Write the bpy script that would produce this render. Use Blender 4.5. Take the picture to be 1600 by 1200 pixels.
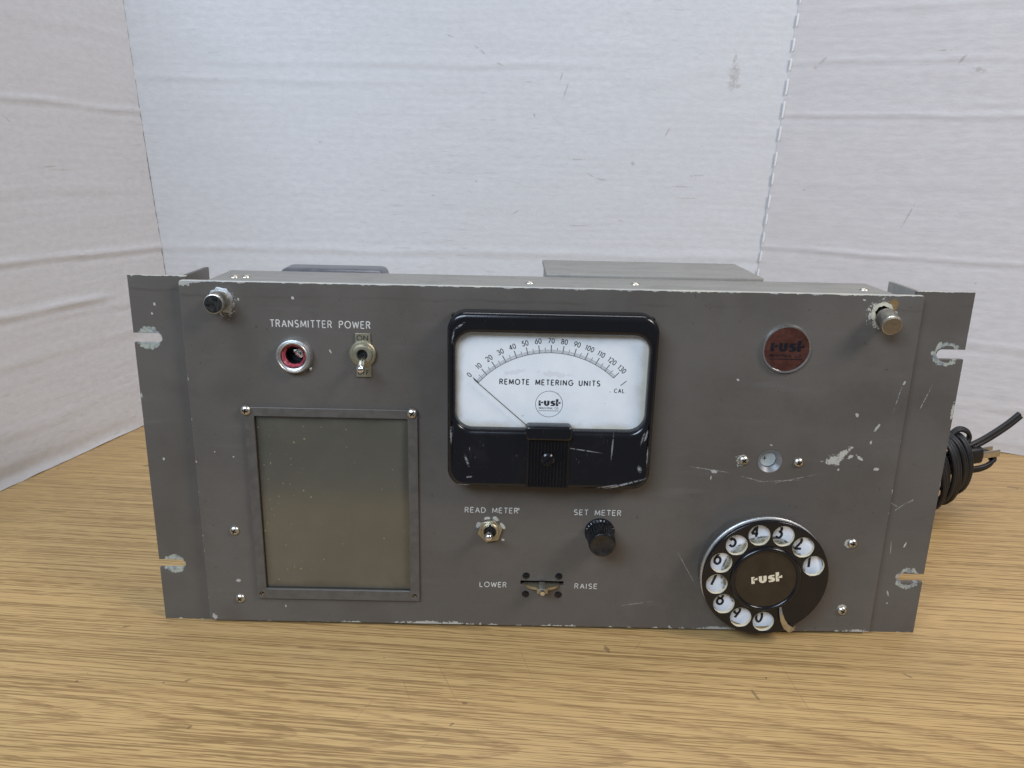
import bpy, bmesh, math, random
from mathutils import Vector, Matrix, noise as mnoise
R = math.radians
S = bpy.context.scene
for o in list(bpy.data.objects): bpy.data.objects.remove(o)
C = S.collection
random.seed(7)

# ------------------------------------------------------------------ camera
cd = bpy.data.cameras.new('camera'); cam = bpy.data.objects.new('camera', cd); C.objects.link(cam)
cd.sensor_fit = 'HORIZONTAL'; cd.sensor_width = 36.0; cd.lens = 36.0 * 1240.93 / 1600.0
cd.clip_start = 0.01; cd.clip_end = 50
cam.matrix_world = (Matrix.Translation((-0.0238, -0.4493, 0.2912)) @ Matrix.Rotation(-0.00477, 4, 'Z')
                    @ Matrix.Rotation(math.pi / 2 - 0.28068, 4, 'X') @ Matrix.Rotation(0.02187, 4, 'Z'))
S.camera = cam

# ------------------------------------------------------------------ light of the room
w = bpy.data.worlds.new('World'); S.world = w; w.use_nodes = True
w.node_tree.nodes['Background'].inputs[0].default_value = (0.93, 0.97, 1.0, 1)
w.node_tree.nodes['Background'].inputs[1].default_value = 0.13

def area(name, loc, target, sx, sy, power, col):
    l = bpy.data.lights.new(name, 'AREA'); l.shape = 'RECTANGLE'; l.size = sx; l.size_y = sy
    l.energy = power; l.color = col
    o = bpy.data.objects.new(name, l); C.objects.link(o); o.location = loc
    o.rotation_euler = (Vector(target) - Vector(loc)).to_track_quat('-Z', 'Y').to_euler()
    return o
area('ceiling_tube_light', (-0.80, -1.45, 1.35), (0, 0.15, 0.1), 1.3, 0.6, 39, (0.66, 0.80, 1.0))
area('rear_ceiling_tube_light', (0.15, 0.30, 1.75), (0.1, 0.05, 0.0), 1.2, 0.3, 9, (0.92, 0.95, 1.0))
area('warm_ceiling_light', (1.10, -0.65, 1.15), (0, 0.1, 0.1), 0.45, 0.45, 13.0, (1.0, 0.93, 0.90))

S.render.engine = 'CYCLES'
S.cycles.max_bounces = 6; S.cycles.diffuse_bounces = 3; S.cycles.glossy_bounces = 3; S.cycles.transparent_max_bounces = 8
S.view_settings.view_transform = 'Standard'; S.view_settings.look = 'None'
S.view_settings.exposure = 0.09; S.view_settings.gamma = 1.0
S.view_settings.use_curve_mapping = False

# ------------------------------------------------------------------ node helper
class NB:
    def __init__(s, name):
        s.m = bpy.data.materials.new(name); s.m.use_nodes = True
        s.t = s.m.node_tree; s.n = s.t.nodes; s.b = s.n['Principled BSDF']; s._o = None
    def node(s, ty, **kw):
        n = s.n.new(ty)
        for k, v in kw.items(): setattr(n, k, v)
        return n
    def put(s, sock, v):
        if isinstance(v, bpy.types.NodeSocket): s.t.links.new(v, sock)
        elif v is not None:
            if sock.type == 'RGBA' and not hasattr(v, '__len__'): v = (v, v, v, 1)
            elif sock.type == 'RGBA' and len(v) == 3: v = (*v, 1)
            sock.default_value = v
    def obj(s):
        if s._o is None: s._o = s.node('ShaderNodeTexCoord').outputs['Object']
        return s._o
    def math(s, op, a, b=None, c=None, clamp=False):
        n = s.node('ShaderNodeMath', operation=op, use_clamp=clamp)
        for i, v in enumerate((a, b, c)):
            if v is not None: s.put(n.inputs[i], v)
        return n.outputs[0]
    def vmath(s, op, a, b=None):
        n = s.node('ShaderNodeVectorMath', operation=op)
        s.put(n.inputs[0], a)
        if b is not None: s.put(n.inputs[1], b)
        return n.outputs['Value'] if op in ('LENGTH', 'DOT_PRODUCT') else n.outputs[0]
    def sep(s, v):
        n = s.node('ShaderNodeSeparateXYZ'); s.put(n.inputs[0], v); return n.outputs
    def comb(s, x, y, z):
        n = s.node('ShaderNodeCombineXYZ')
        for i, v in enumerate((x, y, z)): s.put(n.inputs[i], v)
        return n.outputs[0]
    def noise(s, scale, detail=2.0, rough=0.5, vec=None, color=False):
        n = s.node('ShaderNodeTexNoise'); s.put(n.inputs['Vector'], vec or s.obj())
        n.inputs['Scale'].default_value = scale; n.inputs['Detail'].default_value = detail
        n.inputs['Roughness'].default_value = rough
        return n.outputs['Color' if color else 'Fac']
    def step(s, v, lo, hi):
        n = s.node('ShaderNodeMapRange', interpolation_type='SMOOTHSTEP')
        s.put(n.inputs[0], v); n.inputs[1].default_value = lo; n.inputs[2].default_value = hi
        return n.outputs[0]
    def mix(s, f, a, b, mode='MIX'):
        n = s.node('ShaderNodeMix', data_type='RGBA', blend_type=mode, clamp_factor=True)
        s.put(n.inputs[0], f); s.put(n.inputs[6], a); s.put(n.inputs[7], b); return n.outputs[2]
    def bump(s, h, strength=0.3, dist=0.001):
        n = s.node('ShaderNodeBump'); n.inputs['Strength'].default_value = strength
        n.inputs['Distance'].default_value = dist; s.put(n.inputs['Height'], h)
        s.t.links.new(n.outputs[0], s.b.inputs['Normal'])
    def set(s, color=None, rough=None, metal=None, spec=None, **kw):
        s.put(s.b.inputs['Base Color'], color); s.put(s.b.inputs['Roughness'], rough)
        s.put(s.b.inputs['Metallic'], metal); s.put(s.b.inputs['Specular IOR Level'], spec)
        for k, v in kw.items(): s.put(s.b.inputs[k], v)
        return s.m
    def marks(s, items, nz, xz=True):
        """union of noisy ellipses (cx, cz, rx, rz, degrees, raggedness) in millimetres on the XZ (or XY) plane"""
        out = None
        for (cx, cz, rx, rz, ang, k) in items:
            c = (cx / 1000, 0, cz / 1000) if xz else (cx / 1000, cz / 1000, 0)
            v = s.vmath('SUBTRACT', s.obj(), c)
            if ang:
                r = s.node('ShaderNodeVectorRotate', rotation_type='Y_AXIS' if xz else 'Z_AXIS')
                s.put(r.inputs['Vector'], v); r.inputs['Angle'].default_value = R(ang) if xz else -R(ang); v = r.outputs[0]
            v = s.vmath('MULTIPLY', v, (1000 / rx, 0, 1000 / rz) if xz else (1000 / rx, 1000 / rz, 0))
            d = s.vmath('LENGTH', v)
            d = s.math('MULTIPLY_ADD', s.math('SUBTRACT', nz, 0.5), k * 2.3, d)
            out = d if out is None else s.math('MINIMUM', out, d)
        return out

def simple(name, col, rough=0.5, metal=0.0, var=0.0, scale=200, spec=None):
    b = NB(name)
    if var:
        n = b.noise(scale, 4, 0.6)
        c = b.mix(b.step(n, 0.3, 0.7), tuple(x * (1 - var) for x in col), tuple(min(1, x * (1 + var)) for x in col))
        r = b.math('MULTIPLY_ADD', n, 0.3, rough - 0.15)
        return b.set(c, r, metal, spec)
    return b.set(col, rough, metal, spec)

# ------------------------------------------------------------------ materials
def m_paint(name, chips, scratches=(), xin=0.2105, zlo=0.0025, zhi=0.2195, rings=(), col=(0.100, 0.087, 0.073), stains=()):
    b = NB(name); P = b.sep(b.obj()); x, z = P[0], P[2]
    big = b.noise(14, 3); mid = b.noise(60, 4, 0.6); fine = b.noise(1500, 2); rag = b.noise(330, 3, 0.6); rag2 = b.noise(1100, 3, 0.6)
    base = b.mix(b.step(big, 0.35, 0.65), tuple(c * 0.93 for c in col), tuple(c * 1.06 for c in col))
    base = b.mix(b.math('MULTIPLY', b.step(mid, 0.45, 0.75), 0.30), base, (col[0] * 0.84, col[1] * 0.80, col[2] * 0.76))
    base = b.mix(b.math('MULTIPLY', b.step(fine, 0.25, 0.75), 0.10), base, (0.19, 0.185, 0.18))
    # rub line where a lid used to sit, a little below the top edge
    zl = b.math('SUBTRACT', z, zhi - 0.0082)
    zl = b.math('MULTIPLY_ADD', b.math('SUBTRACT', b.noise(90, 3), 0.5), 0.004, zl)
    line = b.math('MULTIPLY', b.step(b.math('ABSOLUTE', zl), 0.0012, 0.0002), b.step(b.noise(22, 2), 0.40, 0.60))
    base = b.mix(b.math('MULTIPLY', line, 0.55), base, (0.075, 0.065, 0.052))
    # grime speckles
    base = b.mix(b.math('MULTIPLY', b.step(b.noise(330, 2), 0.735, 0.76), 0.7), base, (0.045, 0.04, 0.035))
    # hand grime: soft dark brownish clouds
    base = b.mix(b.math('MULTIPLY', b.step(b.noise(24, 4, 0.62), 0.47, 0.68), 0.42), base, (0.080, 0.067, 0.055))
    # pale rubbed haze in streaks running across
    hz = b.noise(1, 4, 0.6, b.vmath('MULTIPLY', b.obj(), (18, 1, 130)))
    base = b.mix(b.math('MULTIPLY', b.step(hz, 0.55, 0.8), 0.16), base, (0.19, 0.185, 0.18))
    # edges rubbed to metal
    e1 = b.math('SUBTRACT', zhi, z); e2 = b.math('SUBTRACT', z, zlo)
    e3 = b.math('SUBTRACT', xin, b.math('ABSOLUTE', x))
    wob = b.noise(150, 4, 0.7)
    top = b.math('LESS_THAN', e1, b.math('MULTIPLY', b.step(wob, 0.43, 0.78), 0.0013))
    bot = b.math('LESS_THAN', e2, b.math('MULTIPLY', b.step(wob, 0.50, 0.76), 0.0024))
    sid = b.math('LESS_THAN', e3, b.math('MULTIPLY', b.step(wob, 0.58, 0.80), 0.0013))
    bare = b.math('MAXIMUM', b.math('MAXIMUM', top, bot), sid)
    if chips:
        bare = b.math('MAXIMUM', bare, b.step(b.marks(chips, b.math('MULTIPLY_ADD', b.math('SUBTRACT', rag2, 0.5), 0.8, rag)), 1.04, 0.96))
    # stray flecks
    fl = b.step(b.noise(260, 2, 0.4), 0.815, 0.83)
    bare = b.math('MAXIMUM', bare, fl)
    c = b.mix(bare, base, b.mix(b.step(mid, .4, .6), (0.40, 0.39, 0.36), (0.48, 0.46, 0.39)))
    met = b.math('MULTIPLY', bare, 0.15)
    for (cx, cz, r0, r1) in rings:          # washer marks round the slots: primer rim, bare metal inside
        d = b.marks([(cx, cz, r1, r1 * .9, 0, 0.35)], rag)
        inn = b.math('SUBTRACT', b.step(d, 1.03, 0.97), b.math('MULTIPLY', b.step(d, r0 / r1 + .03, r0 / r1 - .03), 1.0 if r0 > 0 else 0.0))
        inn = b.math('MULTIPLY', inn, b.step(rag2, 0.28, 0.42))
        mm = b.mix(b.step(rag, 0.42, 0.58), (0.36, 0.37, 0.30), (0.21, 0.22, 0.23))
        c = b.mix(inn, c, mm)
    if scratches:
        sc = b.math('MULTIPLY', b.step(b.marks(scratches, rag), 1.1, 0.6), b.step(rag2, 0.35, 0.6))
        c = b.mix(b.math('MULTIPLY', sc, 0.75), c, (0.38, 0.37, 0.34))
    if stains:
        c = b.mix(b.math('MULTIPLY', b.step(b.marks(stains, mid), 1.15, 0.75), 0.75), c, (0.24, 0.14, 0.04))
    h = b.math('MULTIPLY_ADD', b.noise(60, 2), 0.5, b.math('MULTIPLY', fine, 0.25))
    b.bump(h, 0.35, 0.0003)
    return b.set(c, b.math('MULTIPLY_ADD', big, 0.35, 0.24), met, 0.42)

def m_wood():
    b = NB('oak_laminate'); a = R(-4.2); P = b.sep(b.obj())
    x, y = P[0], P[1]
    wv = b.math('MULTIPLY', b.math('SUBTRACT', b.noise(2.0, 1), 0.5), 0.004)
    y = b.math('ADD', y, wv)
    u = b.math('ADD', b.math('MULTIPLY', x, math.cos(a)), b.math('MULTIPLY', y, math.sin(a)))
    v = b.math('ADD', b.math('MULTIPLY', x, -math.sin(a)), b.math('MULTIPLY', y, math.cos(a)))
    def rings(v0, s, seed):
        vv = b.math('SUBTRACT', v, v0)
        g = b.math('DIVIDE', 1.0, b.math('ADD', 1.0, b.math('POWER', b.math('MULTIPLY', b.math('ABSOLUTE', vv), 1 / 0.055), 2.0)))
        t = b.math('MULTIPLY', b.math('MULTIPLY', u, s), g)
        q = b.math('SQRT', b.math('ADD', b.math('POWER', b.math('MULTIPLY', b.math('ABSOLUTE', vv), 85.0), 2.0), 0.30))
        q = b.math('ADD', t, q)
        n = b.noise(1, 3, 0.55, b.comb(b.math('MULTIPLY', u, 4), b.math('MULTIPLY', v, 14), seed))
        return b.math('MULTIPLY_ADD', n, 0.9, q)
    t = rings(-0.112, 17, 1.7)
    fr = b.math('FRACT', t)
    band = b.math('MULTIPLY', b.step(fr, 0.55, 0.90), b.step(fr, 1.0, 0.95))
    near = b.step(b.math('ABSOLUTE', b.math('ADD', v, 0.112)), 0.10, 0.02); band = b.math('MULTIPLY', band, b.math('MULTIPLY_ADD', near, 0.7, 0.3))
    def streak(su, sv, seed, det=2, ro=0.5):
        return b.noise(1, det, ro, b.comb(b.math('MULTIPLY', u, su), b.math('MULTIPLY', v, sv), seed))
    s1 = streak(4.5, 800, 0.0, 0); s2 = streak(55, 800, 5.0, 1); s3 = streak(2.5, 110, 9.0, 1); s4 = streak(10, 1500, 3.0, 0); s5 = streak(170, 1700, 2.0, 0)
    base = b.mix(b.step(s3, 0.3, 0.7), (0.492, 0.320, 0.131), (0.445, 0.284, 0.114))
    base = b.mix(b.math('MULTIPLY', b.step(b.noise(3.5, 1), 0.35, 0.65), 0.35), base, (0.468, 0.298, 0.121))
    base = b.mix(b.math('MULTIPLY', b.step(s1, 0.46, 0.36), 0.30), base, (0.555, 0.38, 0.168))
    # growth rings: soft brown arcs made of small flecks
    k = b.math('MULTIPLY', band, b.math('MULTIPLY_ADD', b.step(s5, 0.36, 0.60), 0.7, 0.3))
    base = b.mix(b.math('MULTIPLY', k, 0.62), base, (0.265, 0.150, 0.062))
    # long pores, broken into dashes
    l1 = b.math('MULTIPLY', b.step(b.math('MULTIPLY_ADD', band, 0.02, s1), 0.535, 0.580), b.step(s2, 0.38, 0.52))
    base = b.mix(b.math('MULTIPLY', l1, 0.72), base, (0.200, 0.115, 0.043))
    l2 = b.math('MULTIPLY', b.step(s4, 0.55, 0.60), b.step(s2, 0.60, 0.46))
    base = b.mix(b.math('MULTIPLY', l2, 0.58), base, (0.205, 0.120, 0.046))
    # dents and specks
    sp = b.step(b.noise(150, 2, 0.4), 0.775, 0.79)
    base = b.mix(b.math('MULTIPLY', sp, 0.8), base, (0.09, 0.055, 0.03))
    nz = b.noise(400, 3)
    dk = [(-262, -10, 2.6, 1.2, 20, .6), (-203, -62, 2.4, 1.2, 35, .8), (-187, -100, 2, 1.1, 60, .8), (-44, -77, 1.6, 1.3, 0, .8), (-50, -94, 2, .9, 40, .8),
          (455, 243, 9, 2.2, -10, 1.6), (432, 190, 3.2, 1.2, -15, .9), (120, -66, 1.1, 5, 12, .9), (40, -24, 1.6, 4.5, 20, .9), (216, -45, 3, .8, -50, .9), (-365, 255, 5, 3, 10, .7)]
    base = b.mix(b.math('MULTIPLY', b.step(b.marks(dk, nz, False), 1.1, 0.6), 0.55), base, (0.085, 0.055, 0.032))
    sc = [(-55, -60, .35, 26, 22, .8), (-78, -66, .3, 14, 20, .8), (-98, -82, .3, 15, -25, .8), (145, -60, .3, 30, 4, .8), (-60, -106, .3, 13, -38, .8), (60, -20, .3, 12, -30, .8), (-10, -40, .3, 18, 14, .8)]
    base = b.mix(b.math('MULTIPLY', b.math('MULTIPLY', b.step(b.marks(sc, nz, False), 1.2, 0.5), b.step(nz, .35, .55)), 0.6), base, (0.17, 0.115, 0.06))
    b.bump(b.math('MULTIPLY', s1, -1.0), 0.22, 0.0004)
    sm = b.noise(9, 4, 0.6)
    return b.set(base, b.math('MULTIPLY_ADD', sm, 0.22, 0.30), 0, 0.40)

def m_board(name, marks, tint=(0.60, 0.602, 0.605)):
    b = NB(name); P = b.sep(b.obj())
    wav = b.math('MULTIPLY_ADD', b.noise(6, 1), 0.012, P[2])
    hx = b.math('ADD', P[0], b.math('MULTIPLY', P[1], 0.9))
    fl = b.math('SINE', b.math('MULTIPLY', wav, 2 * math.pi / 0.0078))
    amp = b.step(b.noise(1, 1, 0.6, b.comb(b.math('MULTIPLY', hx, 9), 0, b.math('MULTIPLY', P[2], 26))), 0.30, 0.75)
    pap = b.noise(420, 2, 0.7); mot = b.noise(1, 3, 0.65, b.comb(b.math('MULTIPLY', hx, 100), 3, b.math('MULTIPLY', P[2], 230)))
    h = b.math('MULTIPLY', fl, b.math('MULTIPLY_ADD', amp, 0.20, 0.05))
    h = b.math('ADD', h, b.math('ADD', b.math('MULTIPLY', mot, 1.3), b.math('MULTIPLY', pap, 0.8)))
    b.bump(h, 0.22, 0.0006)
    c = b.mix(b.step(mot, 0.3, 0.7), tuple(t * 0.925 for t in tint), tuple(t * 1.02 for t in tint))
    c = b.mix(b.math('MULTIPLY', b.step(b.noise(3.2, 3), 0.4, 0.7), 0.35), c, tuple(t * q for t, q in zip(tint, (0.95, 0.93, 0.90))))
    # rubbed flute lines: short grey dashes
    ds = b.noise(1, 2, 0.5, b.comb(b.math('MULTIPLY', hx, 42), 0, b.math('MULTIPLY', P[2], 330)))
    zone = b.step(b.noise(4.5, 2), 0.46, 0.62)
    c = b.mix(b.math('MULTIPLY', b.math('MULTIPLY', b.step(ds, 0.60, 0.70), zone), 0.30), c, (0.36, 0.35, 0.345))
    if marks:
        nz = b.noise(160, 4, 0.7)
        mk = b.math('MULTIPLY', b.step(b.marks(marks, nz), 1.1, 0.55), b.step(nz, 0.36, 0.52))
        c = b.mix(b.math('MULTIPLY', mk, 0.42), c, (0.25, 0.215, 0.175))
    return b.set(c, 0.75, 0, 0.25)

def m_black(name='black_bakelite', scuffs=True):
    b = NB(name); n = b.noise(45, 5, 0.7); f = b.noise(900, 3, 0.6)
    c = b.mix(b.math('MULTIPLY', b.step(n, 0.5, 0.8), 0.5), (0.006, 0.006, 0.008), (0.017, 0.016, 0.017))
    if scuffs:
        st = b.noise(1, 3, 0.6, b.vmath('MULTIPLY', b.obj(), (900, 200, 120)))
        c = b.mix(b.math('MULTIPLY', b.math('MULTIPLY', b.step(st, 0.66, 0.72), b.step(n, 0.50, 0.66)), 0.6), c, (0.20, 0.20, 0.20))
        sc = [(43, 106.5, 17, .7, 17, .9), (53.5, 117, 1.2, 2.2, 20, 1.6), (56, 137, .7, 4.6, -14, 1.6), (54.2, 136, .5, 4, -14, 1.6), (-45.5, 110, 2.0, .6, 10, 1.3), (-51, 200, 3.5, .6, 35, 1.6), (-55, 194, .5, 4, -10, 1.6),
              (-50, 104.8, 5, .6, 0, .9), (-56, 136, .8, 6, 0, 1.3), (-47, 120, .8, 4, 20, 1.3), (20, 128, 12, .35, -8, .9), (35, 105.5, 8, .5, 12, .9), (57.5, 125, .5, 6, 0, 1.2), (37, 130, .5, 8, -2, 1.2)]
        mk = b.math('MULTIPLY', b.step(b.marks(sc, f), 1.1, 0.6), b.step(f, 0.36, 0.54))
        c = b.mix(b.math('MULTIPLY', mk, 0.75), c, (0.36, 0.36, 0.35))
    c = b.mix(b.math('MULTIPLY', b.step(f, 0.70, 0.76), 0.25), c, (0.16, 0.155, 0.15))
    return b.set(c, b.math('MULTIPLY_ADD', n, 0.22, 0.08), 0, 0.5)

def m_chassis(name, col):
    b = NB(name); n = b.noise(1, 4, 0.6, b.vmath('MULTIPLY', b.obj(), (25, 160, 160))); f = b.noise(700, 3)
    c = b.mix(b.step(n, 0.3, 0.7), tuple(k * .92 for k in col), tuple(k * 1.08 for k in col))
    c = b.mix(b.math('MULTIPLY', b.step(b.noise(40, 4, .7), .5, .75), .4), c, tuple(k * .6 for k in col))
    c = b.mix(b.math('MULTIPLY', b.step(f, 0.6, 0.75), 0.3), c, (0.5, 0.5, 0.48))
    return b.set(c, 0.5, 0.25, 0.4)

def m_metal(name, col, rough=0.3, grime=0.5):
    b = NB(name); n = b.noise(260, 4, 0.65); f = b.noise(60, 2)
    c = b.mix(b.math('MULTIPLY', b.step(n, 0.48, 0.72), grime), col, tuple(k * q for k, q in zip(col, (.40, .34, .26))))
    return b.set(c, b.math('MULTIPLY_ADD', n, 0.35, rough - 0.12), 1.0)

def m_pane():
    b = NB('smoky_window_sheet'); n = b.noise(55, 5, 0.65); big = b.noise(12, 3); P = b.sep(b.obj())
    c = b.mix(b.step(big, 0.3, 0.7), (0.072, 0.067, 0.049), (0.092, 0.083, 0.060))
    c = b.mix(b.math('MULTIPLY', b.step(n, 0.5, 0.8), 0.3), c, (0.12, 0.11, 0.085))
    left = b.step(P[0], -0.11, -0.168)
    sp = b.step(b.math('ADD', b.noise(480, 2, 0.3), b.math('MULTIPLY', left, 0.055)), 0.765, 0.785)
    c = b.mix(b.math('MULTIPLY', sp, 0.75), c, (0.34, 0.30, 0.13))
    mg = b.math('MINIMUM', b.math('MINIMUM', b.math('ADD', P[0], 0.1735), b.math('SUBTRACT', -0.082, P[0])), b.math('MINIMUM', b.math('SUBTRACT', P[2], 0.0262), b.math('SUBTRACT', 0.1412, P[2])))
    edge_band = b.step(b.math('MULTIPLY_ADD', b.math('SUBTRACT', n, 0.5), 0.008, mg), 0.006, 0.001)
    c = b.mix(b.math('MULTIPLY', edge_band, 0.6), c, (0.035, 0.030, 0.022))  # darker in an uneven band along all four edges
    b.bump(b.math('ADD', b.math('MULTIPLY', sp, 1.0), b.math('MULTIPLY', b.noise(13, 2), 9.0)), 0.16, 0.0005)
    return b.set(c, b.math('MULTIPLY_ADD', n, 0.10, 0.12), 0, 0.85, **{'Coat Weight': 1.0, 'Coat Roughness': 0.17, 'Coat IOR': 1.6})

def m_clear():
    m = bpy.data.materials.new('meter_glass'); m.use_nodes = True; t = m.node_tree; t.nodes.clear()
    o = t.nodes.new('ShaderNodeOutputMaterial'); mx = t.nodes.new('ShaderNodeMixShader')
    tr = t.nodes.new('ShaderNodeBsdfTransparent'); gl = t.nodes.new('ShaderNodeBsdfGlossy'); gl.inputs['Roughness'].default_value = 0.06
    lw = t.nodes.new('ShaderNodeLayerWeight'); lw.inputs[0].default_value = 0.5
    pw = t.nodes.new('ShaderNodeMath'); pw.operation = 'POWER'; pw.inputs[1].default_value = 5.0; t.links.new(lw.outputs['Facing'], pw.inputs[0])
    fr = t.nodes.new('ShaderNodeMath'); fr.operation = 'MULTIPLY_ADD'; fr.inputs[1].default_value = 0.96; fr.inputs[2].default_value = 0.04; t.links.new(pw.outputs[0], fr.inputs[0])
    t.links.new(fr.outputs[0], mx.inputs[0]); t.links.new(tr.outputs[0], mx.inputs[1]); t.links.new(gl.outputs[0], mx.inputs[2])
    t.links.new(mx.outputs[0], o.inputs[0]); return m

def m_face():
    b = NB('meter_face_card'); P = b.sep(b.obj()); n = b.noise(70, 4, 0.6); f = b.noise(420, 3)
    c = b.mix(b.step(n, 0.3, 0.7), (0.80, 0.82, 0.82), (0.86, 0.87, 0.86))
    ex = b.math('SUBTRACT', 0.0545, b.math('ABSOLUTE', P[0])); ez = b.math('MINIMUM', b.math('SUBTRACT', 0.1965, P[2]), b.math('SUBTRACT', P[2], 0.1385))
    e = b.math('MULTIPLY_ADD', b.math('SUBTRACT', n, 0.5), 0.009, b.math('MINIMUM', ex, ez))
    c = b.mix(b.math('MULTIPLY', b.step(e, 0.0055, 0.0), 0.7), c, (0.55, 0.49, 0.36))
    sm = b.marks([(3, 171.5, 11, 1.8, -6, 1.0), (-20, 172.5, 7, 1.5, 10, 1.0)], f)
    c = b.mix(b.math('MULTIPLY', b.step(sm, 1.1, 0.5), 0.28), c, (0.50, 0.46, 0.52))
    c = b.mix(b.math('MULTIPLY', b.step(b.noise(300, 2, .3), .78, .80), .6), c, (0.25, 0.22, 0.2))
    return b.set(c, 0.5)

def m_numberplate(cx, cz):
    b = NB('dial_number_plate'); n = b.noise(230, 5, 0.7)
    r = b.vmath('LENGTH', b.vmath('MULTIPLY', b.vmath('SUBTRACT', b.obj(), (cx, 0, cz)), (1, 0, 1)))
    w_ = b.math('MULTIPLY_ADD', b.math('SUBTRACT', n, 0.5), 0.0035, r)
    c = b.mix(b.step(n, 0.3, 0.7), (0.80, 0.81, 0.83), (0.86, 0.86, 0.87))
    ring = b.step(w_, 0.0252, 0.0238)
    c = b.mix(ring, c, b.mix(b.step(n, 0.4, 0.6), (0.22, 0.18, 0.10), (0.50, 0.47, 0.38)))
    edge = b.math('MULTIPLY', b.step(w_, 0.0242, 0.0250), b.step(w_, 0.0264, 0.0254))
    c = b.mix(b.math('MULTIPLY', edge, b.step(n, .42, .56)), c, (0.10, 0.08, 0.05))
    return b.set(c, 0.3)

chips_panel = [(171.5, 119.6, 4.0, 2.4, 30, 1.5), (176.5, 123.0, 5.6, 1.7, 47, 1.4), (175.2, 119.0, 3.2, 1.4, 62, 1.3), (181.5, 121.8, 2.1, .9, 28, 1.1), (186.5, 121.8, 1.9, .7, -35, 1.2), (188.6, 120.3, .9, .6, -30, .9),
    (175.5, 113.5, .6, .7, 0, .6), (198.3, 114.2, 1.3, .9, 0, 1.0), (182, 148.2, .8, 1.5, 28, .9), (195.2, 141, .7, 2.3, -30, .9), (192.6, 131.3, .6, 1.0, 0, .8),
    (101.1, 110.9, 1.9, 1.1, -10, 1.2), (99.5, 106.5, .4, 1.4, 0, .8), (109.7, 168.3, .95, .6, -35, .5), (133.6, 128.4, .9, .45, -10, .7), (117.1, 118.6, 3.9, 3.7, 25, 1.0),
    (-126.8, 180.3, .6, 1.3, 30, .6), (-146.8, 211, .75, .95, 30, .4), (-177.6, 209.6, .55, .8, 25, .5), (176.5, 216.6, .9, .5, -20, .7),
    (-190.8, 31.2, 1.3, 1.0, 0, 1.1), (-162, 13.5, .4, 1.1, 0, .6), (-198.5, 117, .5, .45, 0, .7), (-187.5, 114, .45, .35, 0, .6), (206.8, 168.5, .6, 1.2, -20, 1.1),
    (-184.3, 207.5, 3.6, 5.8, -20, 1.5), (187.2, 209.3, 7.2, 6.6, 0, 1.0), (-40.2, 72.4, 1.3, 2.0, -25, .9), (-35.6, 76.9, 1.9, .9, 15, .9), (-29.6, 76.7, 1.9, 1.2, -35, .9), (-25.6, 72.0, 1.0, 2.0, 35, .9), (-25.2, 62.6, .8, .8, 0, .8), (-16.3, 83.6, 1.1, .8, 20, .9),
    (112, 2.9, 11, 1.5, 0, 1.0), (-70, 2.9, 16, 1.3, 0, 1.4), (203, 2.9, 6, 1.4, 0, 1.2), (-209, 219, 4, 2.6, 0, 1.2), (-203, 219.6, 8, 1.2, 0, 1.0), (-207.6, 5, 1.6, 1.9, 0, 1.2), (189.5, 64.6, 3.2, 2.8, -10, .5), (190.4, 19.6, 2.6, 3.0, 20, .5)]
scr_panel = [(98, 112, 13, .28, -8, .7), (140, 105.5, 14, .28, 4, .8), (152, 107.5, 14, .26, 14, .8), (126, 106, 8, .26, -14, .8), (204.6, 160, .4, 8, -10, .9), (90, 45, .25, 14, 30, .8), (-120, 132, 14, .2, 24, .8), (60, 20, 12, .2, 10, .8)]
stain_panel = [(192.5, 213.0, 3.0, 4.2, -30, 1.2), (187.5, 210.5, 6.4, 5.4, 0, 1.1)]
M = {}
M['panel'] = m_paint('grey_panel_paint', chips_panel, scr_panel, stains=stain_panel)
chips_ear = [(-227.3, 205, .6, .8, 0, .6), (-229.3, 199.4, .5, .6, 0, .6), (-231.5, 110, .6, .8, 0, .9), (-240.6, 150, .7, 1.8, 0, 1), (240.4, 150, .8, 4.5, 0, 1.3),
             (220.5, 28, .4, 1.8, 20, .9), (221, 21, .5, .5, 0, .8), (226, 62, .5, 2, -20, .8)]
scr_ear = [(223, 158, .3, 9, -18, .8), (219, 88, .3, 5, -50, .7), (225, 92, 2, .7, 30, 1), (214, 90, .3, 5, 60, .7), (217.5, 60, .3, 5, 5, .8)]
M['ear'] = m_paint('grey_ear_paint', chips_ear, scr_ear, xin=0.2413, zlo=0, zhi=0.2215,
                   rings=[(-232.5, 185, 0, 7.4), (-231.8, 39.3, 0, 7.0), (230.5, 185.2, 5.2, 8.0), (231.5, 38.8, 5.0, 7.8)])
M['frame'] = simple('grey_frame_paint', (0.096, 0.086, 0.075), 0.42, 0.10, 0.12, 200)
M['wood'] = m_wood()
M['black'] = m_black()
M['black2'] = m_black('black_plastic', False)
M['chassis'] = m_chassis('bare_grey_steel', (0.275, 0.262, 0.235))
M['can'] = simple('blue_grey_can', (0.12, 0.122, 0.135), 0.32, 0.3, 0.2, 60)
M['nickel'] = m_metal('worn_nickel', (0.62, 0.59, 0.52), 0.30, 0.45)
M['chrome'] = m_metal('chrome', (0.78, 0.79, 0.80), 0.16, 0.12)
M['brass'] = m_metal('dull_brass_nickel', (0.50, 0.46, 0.34), 0.38, 0.45)
M['bronze'] = m_metal('worn_bronze_face', (0.40, 0.33, 0.24), 0.42, 0.5)
M['zinc'] = m_metal('zinc', (0.62, 0.63, 0.62), 0.36, 0.4)
M['well'] = m_metal('machined_well', (0.40, 0.40, 0.41), 0.40, 0.3)
M['darkface'] = simple('tarnished_black_cap', (0.030, 0.030, 0.028), 0.40, 0.4, 0.8, 420)
M['dark'] = simple('dark_void', (0.006, 0.006, 0.006), 0.7)  # near-black for painted shade in holes, also the ON/OFF letters
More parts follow.
